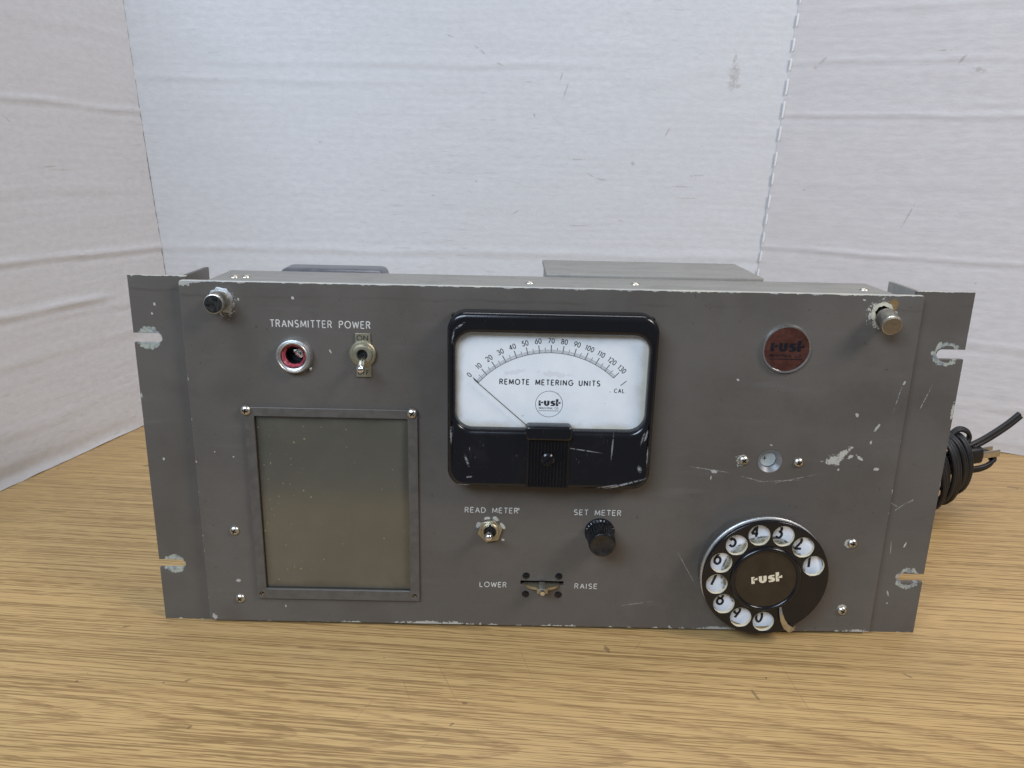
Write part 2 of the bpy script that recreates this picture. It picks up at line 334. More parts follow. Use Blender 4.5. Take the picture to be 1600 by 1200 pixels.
M['ink'] = simple('black_ink', (0.012, 0.012, 0.016), 0.5)
M['white_fill'] = simple('white_engraving_fill', (0.58, 0.56, 0.51), 0.6, 0, 0.15, 300)
M['ivory'] = simple('ivory_print', (0.68, 0.60, 0.42), 0.5)
M['pane'] = m_pane()
M['glass'] = m_clear()
M['face'] = m_face()
M['red'] = simple('red_socket_plastic', (0.28, 0.045, 0.06), 0.35, 0, 0.85, 420)
M['enamel'] = simple('brown_red_enamel', (0.074, 0.026, 0.018), 0.26, 0.15, 0.25, 260)
M['badge_dark'] = m_metal('dark_badge_metal', (0.075, 0.08, 0.105), 0.26, 0.3)
M['card'] = simple('brown_dial_card', (0.026, 0.019, 0.013), 0.20, 0, 0.18, 120)
M['disc'] = simple('pale_adjuster_disc', (0.40, 0.42, 0.39), 0.5, 0, 0.06, 300)
M['rubber'] = simple('black_cord_rubber', (0.007, 0.007, 0.008), 0.48, 0, 0.3, 200)
M['knobface'] = simple('worn_knob_face', (0.016, 0.014, 0.013), 0.26, 0, 0.4, 260)
M['rib'] = m_black('dusty_ribs', False)

# ------------------------------------------------------------------ mesh helpers
def link(name, me, mat, parent=None, smooth=None):
    o = bpy.data.objects.new(name, me); C.objects.link(o)
    if mat is not None:
        me.materials.clear(); me.materials.append(M[mat] if isinstance(mat, str) else mat)
    if parent: o.parent = parent
    if smooth is not None:
        me.polygons.foreach_set('use_smooth', [True] * len(me.polygons))
        if smooth < 179: me.set_sharp_from_angle(angle=R(smooth))
    return o
def XZ(me):     # local XY drawing -> XZ, front towards -Y
    me.transform(Matrix(((1, 0, 0, 0), (0, 0, -1, 0), (0, 1, 0, 0), (0, 0, 0, 1)))); return me
def curve_mesh(splines, fill=True, extrude=0.0, bevel=0.0, res=2, offset=0.0):
    cu = bpy.data.curves.new('c', 'CURVE'); cu.dimensions = '2D' if fill else '3D'
    cu.fill_mode = 'BOTH' if fill else 'FULL'; cu.extrude = extrude; cu.bevel_depth = bevel; cu.bevel_resolution = res; cu.offset = offset
    cu.use_fill_caps = not fill
    for pts, cyc in splines:
        sp = cu.splines.new('POLY'); sp.points.add(len(pts) - 1); sp.use_cyclic_u = cyc
        for p, q in zip(sp.points, pts): p.co = (q[0], q[1], q[2] if len(q) > 2 else 0, 1)
    o = bpy.data.objects.new('c', cu); C.objects.link(o)
    bpy.context.view_layer.update()
    me = bpy.data.meshes.new_from_object(o.evaluated_get(bpy.context.evaluated_depsgraph_get()))
    bpy.data.objects.remove(o); bpy.data.curves.remove(cu); return me
mm = 0.001
F = -0.0045                                       # front of the panel
def plate(name, outline, holes, front, thick, bevel, mat, parent, smooth=40):
    """outline and holes in mm (x,z); front = y of the front face (m), thick in m"""
    sp = [([(x * mm, z * mm) for x, z in outline], True)] + [([(x * mm, z * mm) for x, z in h], True) for h in holes]
    me = XZ(curve_mesh(sp, True, thick / 2 - bevel, bevel, 3, -bevel))
    me.transform(Matrix.Translation((0, front + thick / 2, 0)))
    return link(name, me, mat, parent, smooth)
def rrect(x0, x1, z0, z1, r, n=8):
    out = []
    for cx, cz, a in ((x1 - r, z1 - r, 0), (x0 + r, z1 - r, 90), (x0 + r, z0 + r, 180), (x1 - r, z0 + r, 270)):
        out += [(cx + r * math.cos(R(a + 90 * i / n)), cz + r * math.sin(R(a + 90 * i / n))) for i in range(n + 1)]
    return out
def circ(cx, cz, r, n=48, a0=0):
    return [(cx + r * math.cos(2 * math.pi * i / n + a0), cz + r * math.sin(2 * math.pi * i / n + a0)) for i in range(n)]
def lathe_mesh(prof, n=40, rf=None):
    """prof: (r,h) in mm, axis towards the viewer (-Y); closed where r=0"""
    bm = bmesh.new(); rows = []
    for k, (r, h) in enumerate(prof):
        if r <= 1e-6: rows.append([bm.verts.new((0, -h * mm, 0))])
        else:
            row = []
            for i in range(n):
                a = 2 * math.pi * i / n; rr = r + (rf(i, k) if rf else 0)
                row.append(bm.verts.new((rr * mm * math.cos(a), -h * mm, rr * mm * math.sin(a))))
            rows.append(row)
    for a, b in zip(rows, rows[1:]):
        for i in range(n):
            j = (i + 1) % n
            if len(a) == 1: bm.faces.new((a[0], b[j], b[i]))
            elif len(b) == 1: bm.faces.new((a[i], a[j], b[0]))
            else: bm.faces.new((a[i], a[j], b[j], b[i]))
    bmesh.ops.recalc_face_normals(bm, faces=bm.faces)
    me = bpy.data.meshes.new('l'); bm.to_mesh(me); bm.free(); return me
def lathe(name, x, z, prof, mat, parent, n=40, rf=None, smooth=35, y=F, rot=None):
    me = lathe_mesh(prof, n, rf)
    if rot is not None: me.transform(rot)
    me.transform(Matrix.Translation((x * mm, y, z * mm)))
    return link(name, me, mat, parent, smooth)
def box_mesh(x0, x1, y0, y1, z0, z1, bev=0.0, seg=2):
    bm = bmesh.new(); bmesh.ops.create_cube(bm, size=1)
    for v in bm.verts: v.co = ((x0 + x1) / 2 + v.co.x * (x1 - x0), (y0 + y1) / 2 + v.co.y * (y1 - y0), (z0 + z1) / 2 + v.co.z * (z1 - z0))
    if bev: bmesh.ops.bevel(bm, geom=bm.edges[:], offset=bev, segments=seg, affect='EDGES', profile=0.5)
    me = bpy.data.meshes.new('b'); bm.to_mesh(me); bm.free(); return me
def box(name, x0, x1, y0, y1, z0, z1, mat, parent, bev=0.0005, smooth=40):
    return link(name, box_mesh(x0, x1, y0, y1, z0, z1, bev), mat, parent, smooth)
def tube(name, paths, r, mat, parent, res=3, cyc=False):
    return link(name, curve_mesh([(p, cyc) for p in paths], False, 0, r, res), mat, parent, 60)
def boolean(me, cut):
    a = bpy.data.objects.new('a', me); b = bpy.data.objects.new('b', cut); C.objects.link(a); C.objects.link(b)
    md = a.modifiers.new('x', 'BOOLEAN'); md.operation = 'DIFFERENCE'; md.object = b; md.solver = 'EXACT'
    bpy.context.view_layer.update()
    out = bpy.data.meshes.new_from_object(a.evaluated_get(bpy.context.evaluated_depsgraph_get()))
    bpy.data.objects.remove(a); bpy.data.objects.remove(b); return out
def thing(name, label, cat):
    o = bpy.data.objects.new(name, None); C.objects.link(o); o.empty_display_size = .02
    o['label'] = label; o['category'] = cat; return o

# ------------------------------------------------------------------ engraver's stroke font
def arc(cx, cy, rx, ry, a0, a1, n=10):
    return [(cx + rx * math.cos(R(a0 + (a1 - a0) * i / n)), cy + ry * math.sin(R(a0 + (a1 - a0) * i / n))) for i in range(n + 1)]
G = {  # advance width, strokes in a box of height 1
 'A': (.78, [[(0, 0), (.36, 1), (.72, 0)], [(.12, .33), (.60, .33)]]),
 'C': (.82, [arc(.44, .5, .44, .5, 48, 312, 18)]),
 'D': (.78, [[(0, 0), (0, 1)] + arc(.26, .5, .44, .5, 90, -90, 14) + [(0, 0)]]),
 'E': (.62, [[(.54, 1), (0, 1), (0, 0), (.54, 0)], [(0, .52), (.46, .52)]]),
 'G': (.88, [arc(.46, .5, .46, .5, 45, 360, 20) + [(.52, .5)]]),
 'I': (.16, [[(0.02, 0), (0.02, 1)]]),
 'L': (.58, [[(0, 1), (0, 0), (.5, 0)]]),
 'M': (.92, [[(0, 0), (.06, 1), (.43, .12), (.80, 1), (.86, 0)]]),
 'N': (.80, [[(0, 0), (0, 1), (.68, 0), (.68, 1)]]),
 'O': (.98, [arc(.46, .5, .46, .5, 90, 450, 26)]),
 'P': (.64, [[(0, 0), (0, 1)] + arc(.30, .75, .26, .25, 90, -90, 10) + [(0, .5)]]),
 'R': (.68, [[(0, 0), (0, 1)] + arc(.30, .75, .26, .25, 90, -90, 10) + [(0, .5)], [(.30, .5), (.58, 0)]]),
 'S': (.64, [arc(.28, .75, .26, .25, 40, 255, 12) + arc(.28, .25, .28, .25, 85, -140, 14)]),
 'T': (.66, [[(0, 1), (.62, 1)], [(.31, 1), (.31, 0)]]),
 'U': (.74, [[(0, 1), (0, .32)] + arc(.31, .32, .31, .32, 180, 360, 12) + [(.62, 1)]]),
 'W': (1.06, [[(0, 1), (.24, 0), (.50, .95), (.76, 0), (1.0, 1)]]),
 ' ': (.62, []), '.': (.2, [[(0.02, 0), (0.02, .06)]]),
 '0': (.66, [arc(.27, .5, .27, .5, 90, 450, 20)]),
 '1': (.34, [[(0, .80), (.16, 1), (.16, 0)]]),
 '2': (.64, [arc(.27, .72, .26, .28, 165, -35, 12) + [(0, 0), (.55, 0)]]),
 '3': (.62, [arc(.25, .75, .23, .25, 150, -90, 12) + arc(.25, .27, .27, .27, 80, -150, 12)]),
 '4': (.66, [[(.42, 0), (.42, 1), (0, .28), (.58, .28)]]),
 '5': (.62, [[(.48, 1), (.1, 1), (.04, .56)] + arc(.25, .32, .27, .32, 125, -150, 14)]),
 '6': (.64, [[(.40, 1), (.06, .48)] + arc(.28, .31, .27, .31, 150, 510, 20)]),
 '7': (.62, [[(0, 1), (.54, 1), (.16, 0)]]),
 '8': (.64, [arc(.28, .76, .22, .24, 90, 450, 18), arc(.28, .27, .27, .27, 90, 450, 18)]),
 '9': (.64, [[(.14, 0), (.50, .52)] + arc(.28, .69, .27, .31, -30, 330, 20)]),
 '+': (.62, [[(0, .5), (.56, .5)], [(.28, .2), (.28, .8)]]),
 'F': (.6, [[(0, 0), (0, 1), (.52, 1)], [(0, .52), (.44, .52)]]),
}
def text_strokes(s, gap=0.22):
    x = 0; out = []
    for ch in s:
        wd, st = G[ch]
        out += [[(x + px, py) for px, py in p] for p in st]; x += wd + gap
    return out, x - gap
def lettering(s, x0, x1, zc, h, width, y, mat, parent, gap=0.22, rot=0.0, about=None, centre=False, scale_x=None, flat=0.22, name='lettering'):
    st, wd = text_strokes(s, gap); k = scale_x if scale_x else (x1 - x0) / wd
    P = []
    for p in st:
        q = []
        for a, b_ in p:
            X = x0 + a * k; Z = zc + (b_ - .5) * h
            if centre: X = x0 + (a - wd / 2) * k
            if rot:
                dx, dz = X - about[0], Z - about[1]; c, s_ = math.cos(R(rot)), math.sin(R(rot))
                X, Z = about[0] + dx * c - dz * s_, about[1] + dx * s_ + dz * c
            q.append((X * mm, Z * mm, 0))
        cut = [0]
        for i in range(1, len(q) - 1):
            a_ = Vector(q[i]) - Vector(q[i - 1]); b2 = Vector(q[i + 1]) - Vector(q[i])
            if a_.length > 1e-9 and b2.length > 1e-9 and a_.angle(b2) > R(50): cut.append(i)
        cut.append(len(q) - 1)
        for i, j in zip(cut, cut[1:]): P.append(q[i:j + 1])
    me = curve_mesh([(p, False) for p in P], False, 0, width * mm / 2, 1)
    for v in me.vertices: v.co.z *= flat
    XZ(me); me.transform(Matrix.Translation((0, y, 0)))
    return link(name, me, mat, parent)

# four bold stencil-like letters of the maker's mark, unit = x-height
def S_outline():
    up = arc(.44, .68, .40, .32, 62, 200, 10)
    pts = [(.86, 1.0), (.46, 1.0)] + arc(.36, .66, .36, .34, 90, 215, 10) + [(.44, .34), (.50, .27), (.42, .22), (.04, .22), (.10, 0), (.50, 0)]
    pts += arc(.54, .34, .36, .34, -90, 55, 10) + [(.50, .70), (.46, .76), (.52, .80), (.82, .80)]
    return pts
U_out = [(0, 1), (.42, 1), (.42, .40)] + arc(.51, .40, .09, .14, 180, 360, 6) + [(.60, 1), (1.02, 1), (1.02, .46)] + arc(.51, .46, .51, .48, 0, -180, 14)
LOGO = [  # (offset, outline)
 (0.00, [(0, 0), (0, 1), (.42, 1), (.42, .86), (.30, .80), (.22, .68), (.22, .50), (.30, .42), (.42, .36), (.42, 0)]),
 (0.00, [(.30, .50), (.30, .66), (.46, .70), (.74, .82), (.80, .82), (.80, .50)]),
 (0.98, U_out),
 (2.18, S_outline()),
 (3.18, [(0, 0), (0, 1.32), (.44, 1.32), (.44, .84), (.32, .80), (.24, .68), (.24, .50), (.32, .42), (.44, .36), (.44, 0)]),
 (3.18, [(.32, .50), (.32, .66), (.48, .68), (.76, .82), (.84, .82), (.84, .46), (.5, .46)])]
def logo(cx, zbase, width, y, mat, parent, rot=0.0, thick=0.00008, name='maker_mark', about=None):
    k = width / 4.02; sp = []
    ab = about or (cx, zbase)
    for off, pts in LOGO:
        q = []
        for px, pz in pts:
            X = cx + (off + px - 2.01) * k; Z = zbase + pz * k
            dx, dz = X - ab[0], Z - ab[1]; c, s = math.cos(R(rot)), math.sin(R(rot))
            q.append(((ab[0] + dx * c - dz * s) * mm, (ab[1] + dx * s + dz * c) * mm))
        sp.append((q, True))
    me = XZ(curve_mesh(sp, True, thick)); me.transform(Matrix.Translation((0, y, 0)))
    return link(name, me, mat, parent)

# ================================================================== SETTING: table
tm = box_mesh(-1.0, 1.15, -0.205, 0.98, -0.028, 0.0, 0.0015)
tb = link('table_top', tm, 'wood', None, 40); tb['kind'] = 'structure'

# ================================================================== white folding cardboard screen
screen = thing('cardboard_screen', 'creased white corrugated cardboard screen standing in three panels behind the grey unit', 'cardboard screen')
screen.location = (0, 0, 0)
HB = 0.58
def board(name, A, B, sA, sB, creases, mat, wobA=0.0, wobB=0.0, nu=90):
    """A,B: ground points; sA,sB: sideways lean of the two edges per metre of height; creases: (z at A, z at B, depth mm, width mm, from, to)"""
    A = Vector((*A, 0)); B = Vector((*B, 0)); d = (B - A); L = d.length; d.normalize()
    nrm = Vector((d.y, -d.x, 0))
    nv = 230; bm = bmesh.new(); fr = []; bk = []
    for j in range(nv + 1):
        z = HB * j / nv; r0 = []; r1 = []
        for i in range(nu + 1):
            t = i / nu
            p = A.lerp(B, t) + Vector((sA * (1 - t) + sB * t, 0, 1)) * z
            if i == 0: p += d * wobA * (mnoise.noise(Vector((z * 160, 1.3, 0))) + .5 * mnoise.noise(Vector((z * 520, 4.3, 0))))
            if i == nu: p += d * wobB * (mnoise.noise(Vector((z * 160, 2.3, 0))) + .5 * mnoise.noise(Vector((z * 520, 7.3, 0))))
            off = 0.0012 * mnoise.noise(Vector((t * L * 5, z * 6, A.x * 9))) + 0.0003 * mnoise.noise(Vector((t * L * 26, z * 60, A.x * 9)))
            for (zA, zB, dep, wd, t0, t1) in creases:
                zc = zA + (zB - zA) * t + 0.0022 * mnoise.noise(Vector((t * L * 14, zA * 50, 3)))
                f = max(0.0, min(1.0, (t - t0) / 0.06, (t1 - t) / 0.06))
                f *= 0.45 + 0.9 * abs(mnoise.noise(Vector((t * L * 9, zA * 33, 8))))
                off += dep * mm * f * math.exp(-((z - zc) / (wd * mm)) ** 2)
                off -= 0.5 * dep * mm * f * math.exp(-((z - zc + 1.7 * wd * mm) / (wd * mm)) ** 2)
            q = p + nrm * off
            if j == 0: q.z += 0.0007 * (1 + mnoise.noise(Vector((t * L * 60, 5, A.x))))
            r0.append(bm.verts.new(q)); r1.append(bm.verts.new(p - nrm * 0.004 + Vector((0, 0, 0.0003 if j == 0 else 0))))
        fr.append(r0); bk.append(r1)
    for j in range(nv):
        for i in range(nu):
            bm.faces.new((fr[j][i], fr[j][i + 1], fr[j + 1][i + 1], fr[j + 1][i]))
            bm.faces.new((bk[j][i + 1], bk[j][i], bk[j + 1][i], bk[j + 1][i + 1]))
        bm.faces.new((fr[j][0], fr[j + 1][0], bk[j + 1][0], bk[j][0])); bm.faces.new((fr[j + 1][nu], fr[j][nu], bk[j][nu], bk[j + 1][nu]))
    for i in range(nu):
        bm.faces.new((fr[0][i + 1], fr[0][i], bk[0][i], bk[0][i + 1])); bm.faces.new((fr[nv][i], fr[nv][i + 1], bk[nv][i + 1], bk[nv][i]))
    bmesh.ops.recalc_face_normals(bm, faces=bm.faces)
    me = bpy.data.meshes.new(name); bm.to_mesh(me); bm.free()
    return link(name, me, mat, screen, 40)
FL = (-0.4004, 0.4376); FR = (0.2435, 0.4376)
mk_c = [(205, 375, 6, 16, -8, 1.6), (208, 366, 9, 3, 0, 1.5), (205, 392, 2, 6, -15, 1.4), (-2, 332, 1.3, 2.6, 10, .9), (30, 357, 1.0, 11, -18, 1.1), (25, 371, 1.0, 5, -18, 1.0),
        (-92, 408, 5, 1, -20, 1.3), (-60, 395, 9, 1.4, -35, 1.5), (-40, 382, 6, 1.2, -20, 1.4), (-10, 365, 6, .8, 0, 1.4), (45, 288, 9, .9, 0, 1.2), (72, 268, 8, .9, -10, 1.2), (60, 272, 6, .7, -30, 1.2), (-20, 231, 6, .9, 35, 1.2), (105, 285, 2.6, 2.6, 0, .6),
        (160, 262, 14, .8, 0, 1.5), (165, 250, 14, .7, 0, 1.5), (175, 274, 10, .8, 5, 1.5), (-110, 247, 2, 1.2, 0, 1), (-230, 300, 2, 1, 0, 1), (-63, 263, 1.4, 1, 0, .8), (140, 318, 1.2, 6, -30, 1.5), (96, 224, 4, .8, -15, 1), (50, 218, 12, .7, 0, 1.4)]
mk_r = [(292, 391, 1.6, 5, -40, 1.2), (286, 384, 2.4, 1.6, 0, 1.2), (395, 398, 7, 1.2, 0, 1.5), (410, 390, 2, 6, -30, 1.5), (425, 380, 6, 3, -20, 1.6), (288, 262, 2, 1, 0, 1), (385, 240, 1, 14, -20, 1.6), (450, 175, 2, 1.3, 20, 1)]
mk_l = [(-462, 312, .4, 3.5, 20, 1.4), (-450, 272, 2.5, .7, 10, 1.2), (-447, 269, 3.5, .4, 0, 1.2)]
board('screen_panel', FL, FR, -0.0567, 0.048,
      [(.362, .362, .55, 4.0, -.1, .45), (.378, .385, .6, 3.4, .1, .75), (.186, .187, .9, 3.5, -.1, 1.1), (.10, .10, .6, 4, 0, 1)],
      m_board('white_cardboard_middle', mk_c))
LA = (FL[0] - 0.132, FL[1] - 0.506)
board('screen_panel', LA, (FL[0] - .0002, FL[1] - .0006), -0.062, -0.0567,
      [(.335, .327, 1.1, 2.4, -.1, 1.1), (.203, .185, 1.7, 2.8, -.1, 1.1), (.152, .143, 2.2, 3.4, -.1, .85), (.158, .130, .8, 3.5, .6, 1.1), (.255, .25, .35, 5, 0, 1), (.105, .104, .5, 5, 0, 1), (.012, .006, -2.4, 7, .45, .86), (.40, .40, .4, 5, 0, 1.1), (.045, .045, .4, 5, 0, 1)],
      m_board('white_cardboard_side', mk_l, (0.605, 0.60, 0.615)), wobB=0.0011)
RB = (0.2435 + 0.2355 * 2.2, 0.4376 - 0.0936 * 2.2)
board('screen_panel', (FR[0] - .0004, FR[1] - .0004), RB, 0.048, 0.06,
      [(.390, .389, 1.0, 2.2, -.1, 1.1), (.338, .337, 1.3, 2.3, -.1, 1.1), (.352, .345, .6, 2.5, .25, .6), (.2, .19, 1.1, 2.4, -.1, 1.1), (.115, .108, .8, 4, .1, 1.1), (.44, .44, .5, 4, 0, 1.1), (.27, .27, .3, 5, 0, 1), (.012, .012, .6, 5, .2, 1.0), (.05, .046, .6, 4, .1, 1.1)],
      m_board('white_cardboard_wing', mk_r, (0.575, 0.55, 0.54)), wobA=0.0007)  # same cardboard; warmer, darker tint paints in this wing's weaker light
# torn slits along the right-hand fold
bm = bmesh.new(); z = 0.12; k = 0
while z < HB - .02:
    ln = 0.011 + 0.006 * random.random()
    x0 = FR[0] + 0.048 * z + 0.0010; y0 = FR[1] - 0.0022
    pr = []
    for i in range(7):
        t = i / 6; b_ = math.sin(math.pi * t) ** .6
        zz = z + ln * t; xx = FR[0] + 0.048 * zz
        pr.append((bm.verts.new((xx - .0006, y0 - .0004, zz)), bm.verts.new((xx + .0004 + .0004 * b_, y0 - .0004 - .0003 * b_, zz)), bm.verts.new((xx + .0010 + .0006 * b_, y0 - .0001, zz))))
    for a, b_ in zip(pr, pr[1:]):
        bm.faces.new((a[0], a[1], b_[1], b_[0])); bm.faces.new((a[1], a[2], b_[2], b_[1]))
    z += ln + 0.006 + 0.006 * random.random()
me = bpy.data.meshes.new('t'); bm.to_mesh(me); bm.free()
link('torn_fold_edge', me, simple('torn_white_paper', (0.70, 0.69, 0.68), 0.8), screen)

# ================================================================== the rack unit
unit = thing('rack_unit', 'grey rack-mount metering unit with white-faced meter and black rotary dial on the table', 'rack unit')

# ---- front panel with its cut-outs
DC = (134.4, 47.7)                                   # centre of the rotary dial
slot = [(-13.6, 31.7), (13.4, 31.7), (13.4, 34.6), (-13.6, 34.6)]
pan = plate('front_panel', rrect(-210.6, 210.5, 2.4, 219.8, 1.6, 4),
            [rrect(-174, -81.6, 25.6, 141.8, .5, 2), slot, circ(133.9, 118.1, 7.3), circ(-147.2, 177.8, 7.0), circ(-33.2, 69.2, 3.2), circ(-107.9, 179.4, 3.2), circ(187.9, 209.2, 4.2)],
            F, 0.003, 0.0004, 'panel', unit)
# ---- rack ears: angle plates with two open slots each
def ear(s):
    E = [(208, 0), (241.3, 0)]
    for zc in (39.3, 185.0):
        E += [(241.3, zc - 2.9)] + [(228 + 2.9 * math.cos(R(a)), zc + 2.9 * math.sin(R(a))) for a in range(270, 89, -20)] + [(241.3, zc + 2.9)]
    E += [(241.3, 221.5), (208, 221.5)]
    if s < 0: E = [(-x, z) for x, z in E][::-1]
    o = plate('rack_ear', E, [], 0.0, 0.0026, 0.00025, 'ear', unit)
    me = box_mesh(min(s * .2088, s * .2114), max(s * .2088, s * .2114), 0.0024, 0.038, 0.0, 0.2214, .0003)
    link('flange', me, 'chassis' if s > 0 else 'frame', o, 40)
    return o
ear(-1); ear(1)
# ---- chassis behind the panel
cb = box_mesh(-.1985, .1985, F + .0031, .0455, .004, .2188, .0012); bm = bmesh.new(); bm.from_mesh(cb)
bm.normal_update(); bmesh.ops.delete(bm, geom=[f for f in bm.faces if f.normal.y < -.95], context='FACES'); bm.to_mesh(cb); bm.free()
ch = link('chassis', cb, 'chassis', unit, 40)
bx = box('rear_cover', -.0006, .1335, .0462, .1130, .03, .2200, 'chassis', unit, .0008)
lip = box('cover_lip', -.0016, .1345, .0458, .1140, .2176, .2206, 'chassis', bx, .0006)
cn = link('rear_can', box_mesh(-.1700, -.1035, .050, .0755, .05, .2197, .0048, 4), 'can', unit, 60)
sc_dome = lathe_mesh([(0, 1.6), (1.4, 1.45), (2.6, .9), (3.1, 0), (3.1, -.6), (0, -.6)], 24)
def top_screw(x, y):
    me = sc_dome.copy(); me.transform(Matrix.Rotation(-math.pi / 2, 4, 'X')); me.transform(Matrix.Translation((x, y, .2187)))
    link('chassis_screw', me, 'nickel', unit, 40)
for px, py in ((-.0125, .0175), (.0505, .0215), (.1855, .0185), (-.1860, .0165), (-.1795, .0175)): top_screw(px, py)

# ---- screws (cross recess cut into the head)
head = lathe_mesh([(0, 2.0), (1.0, 1.93), (1.9, 1.6), (2.7, 1.0), (3.1, .3), (3.1, -.2), (0, -.2)], 32)
cross = bmesh.new()
for sx, sz in ((3.4, 1.0), (1.0, 3.4)):
    m_ = box_mesh(-sx / 2 * mm, sx / 2 * mm, -.004, -.0008, -sz / 2 * mm, sz / 2 * mm); cross.from_mesh(m_)
cm = bpy.data.meshes.new('x'); cross.to_mesh(cm); cross.free()
c1 = box_mesh(-.00165, .00165, -.004, -.0006, -.00045, .00045); c2 = box_mesh(-.00045, .00045, -.004, -.0006, -.00165, .00165)
phil = boolean(boolean(head, c1), c2)
def cross_mesh():
    bm = bmesh.new(); bm.from_mesh(box_mesh(-.00160, .00160, -.00075, -.00062, -.0004, .0004)); bm.from_mesh(box_mesh(-.0004, .0004, -.00076, -.00061, -.0016, .0016))
    m_ = bpy.data.meshes.new('r'); bm.to_mesh(m_); bm.free(); return m_
def screw(x, z, rot=0, y=F, k=1.0, washer=False, name='panel_screw'):
    T = Matrix.Translation((x * mm, y, z * mm)) @ Matrix.Rotation(R(rot), 4, 'Y') @ Matrix.Scale(k, 4)
    me = phil.copy(); me.transform(T); o = link(name, me, 'nickel', unit, 30)
    r = cross_mesh(); r.transform(T); link('recess_shade', r, 'dark', o)  # black cross laid in the cut to paint its shade
    return o
for i, (x, z, yy) in enumerate(((-177.4, 144.2, F - .002), (-79.9, 144.3, F - .002), (-190.5, 65.5, F), (-190.3, 18.6, F), (190.8, 65.0, F), (190.8, 17.8, F), (118.0, 118.3, F), (151.0, 117.7, F))):
    screw(x, z, (12, 35, 20, 50, 8, 28, 40, 62)[i], yy)

# ---- thumb screws
kn = lambda i, k: (.22 if (i + k) % 2 else -.12) if 2 <= k <= 12 else 0
prof = [(0, 0), (4.9, 0), (5.6, .6)] + [(5.6, .6 + .85 * j) for j in range(1, 10)] + [(5.6, 9.2), (5.75, 9.6), (5.75, 10.8), (5.3, 11.6), (4.9, 11.8), (0, 11.9)]
ts = lathe('thumb_screw', -187.6, 208.7, prof, 'nickel', unit, 56, kn, 30)
lathe('worn_cap', -187.6, 208.7, [(5.0, 11.75), (4.9, 12.05), (0, 12.1)], 'darkface', ts, 40)
lathe('washer', -187.2, 209.3, [(3, 0.05), (6.9, .05), (6.9, .9), (6.1, 1.1), (3, 1.1)], 'zinc', ts, 24, lambda i, k: .35 * math.sin(i * 2.1) + .25 * math.sin(i * 3.7))
rt = Matrix.Rotation(R(15), 4, 'X') @ Matrix.Rotation(R(-4), 4, 'Z')
ts = lathe('thumb_screw', 188.8, 208.4, [(r, h + 2.6) for r, h in prof], 'nickel', unit, 56, kn, 30, F, rt)
lathe('worn_cap', 188.8, 208.4, [(5.0, 14.35), (4.9, 14.65), (0, 14.7)], 'bronze', ts, 40, None, 35, F, rt)
lathe('screw_shank', 188.4, 208.6, [(0, -4), (2.2, -4), (2.2, 4), (0, 4)], 'brass', ts, 20, None, 35, F, rt)
lathe('bushing', 187.9, 209.2, [(4.3, -.5), (4.3, .3), (5.6, .35), (6.3, .2), (6.5, -.1)], simple('cream_primer', (.46, .43, .33), .6, 0, .3, 500), ts, 30, lambda i, k: .25 * math.sin(i * 1.9))

# ---- pilot lamp holder, lens missing
lh = lathe('pilot_lamp_holder', -147.2, 177.8, [(7.2, -4), (7.3, 4.2), (8.1, 4.6), (8.6, 4.2), (9.0, 4.6), (9.6, 4.4), (10.2, 3.2), (10.4, 1.0), (10.6, .05)], 'zinc', unit, 60, lambda i, k: .10 if (i % 2 and k >= 5) else 0)
lathe('red_collar', -147.2, 177.8, [(7.15, 2.0), (7.15, 3.0), (6.6, 3.3), (5.5, 2.2), (5.1, 1.2)], 'red', lh, 40, lambda i, k: .25 * math.sin(i * 1.3 + k) * (k in (2, 3)))
lathe('socket_wall', -147.2, 177.8, [(5.15, 1.3), (5.0, -6)], 'black2', lh, 40)
lathe('socket_floor', -147.2, 177.8, [(6.5, -6), (0, -6)], 'dark', lh, 24)
rt = Matrix.Rotation(R(-14), 4, 'Z') @ Matrix.Rotation(R(8), 4, 'X')
lathe('lamp_base', -145.4, 178.2, [(0, -.4), (1.0, -.6), (1.2, -1.4), (2.7, -1.5), (3.3, -2.2), (3.3, -3.2), (3.0, -3.4), (3.3, -3.8), (3.3, -6)], 'chrome', lh, 30, None, 35, F, rt)
link('contact_tab', box_mesh(-.1436, -.1412, F + .0012, F + .0022, .1785, .1812, .0002), 'chrome', lh)
link('contact_tab', box_mesh(-.1482, -.1464, F + .0008, F + .0016, .1790, .1806, .0002), 'nickel', lh)
link('locking_tab', box_mesh(-.1392, -.1374, F - .0012, F, .1688, .1706, .0004), 'zinc', lh)

# ---- toggle switches
def bat(x, z, tip_dx, tip_dz, D, parent, z0=0.0):
    a = Vector((x * mm, F + .002, z * mm)); b = Vector(((x + tip_dx) * mm, F - D * mm, (z + tip_dz) * mm)); L = (b - a).length / mm
    me = lathe_mesh([(0, 0), (1.5, 0), (1.55, L * .30), (1.8, L * .55), (2.35, L * .84), (2.45, L * .90), (2.2, L * .96), (1.5, L * 1.0), (0, L * 1.03)], 28)
    me.transform((b - a).normalized().to_track_quat('-Y', 'Z').to_matrix().to_4x4()); me.transform(Matrix.Translation(a))
    return link('bat_lever', me, 'chrome', parent, 50)
plt = plate('on_off_plate', [(x - 107.6, z + 179.9) for x, z in [(-4.3, -14.2), (4.3, -14.2), (4.4, -7)] + [(7.2 * math.cos(R(a)), 7.2 * math.sin(R(a))) for a in range(-50, 51, 20)] + [(4.4, 7), (4.3, 11.6), (-4.3, 11.6), (-4.4, 7)] + [(7.2 * math.cos(R(a)), 7.2 * math.sin(R(a))) for a in range(130, 231, 20)] + [(-4.4, -7)]], [circ(-107.9, 179.4, 4)], F - .0011, .001, .0002, 'brass', unit)
lettering('ON', -111.0, -104.4, 188.8, 2.7, .45, F - .00112, 'dark', plt)
lettering('OFF', -111.0, -104.6, 168.3, 2.6, .45, F - .00112, 'dark', plt)
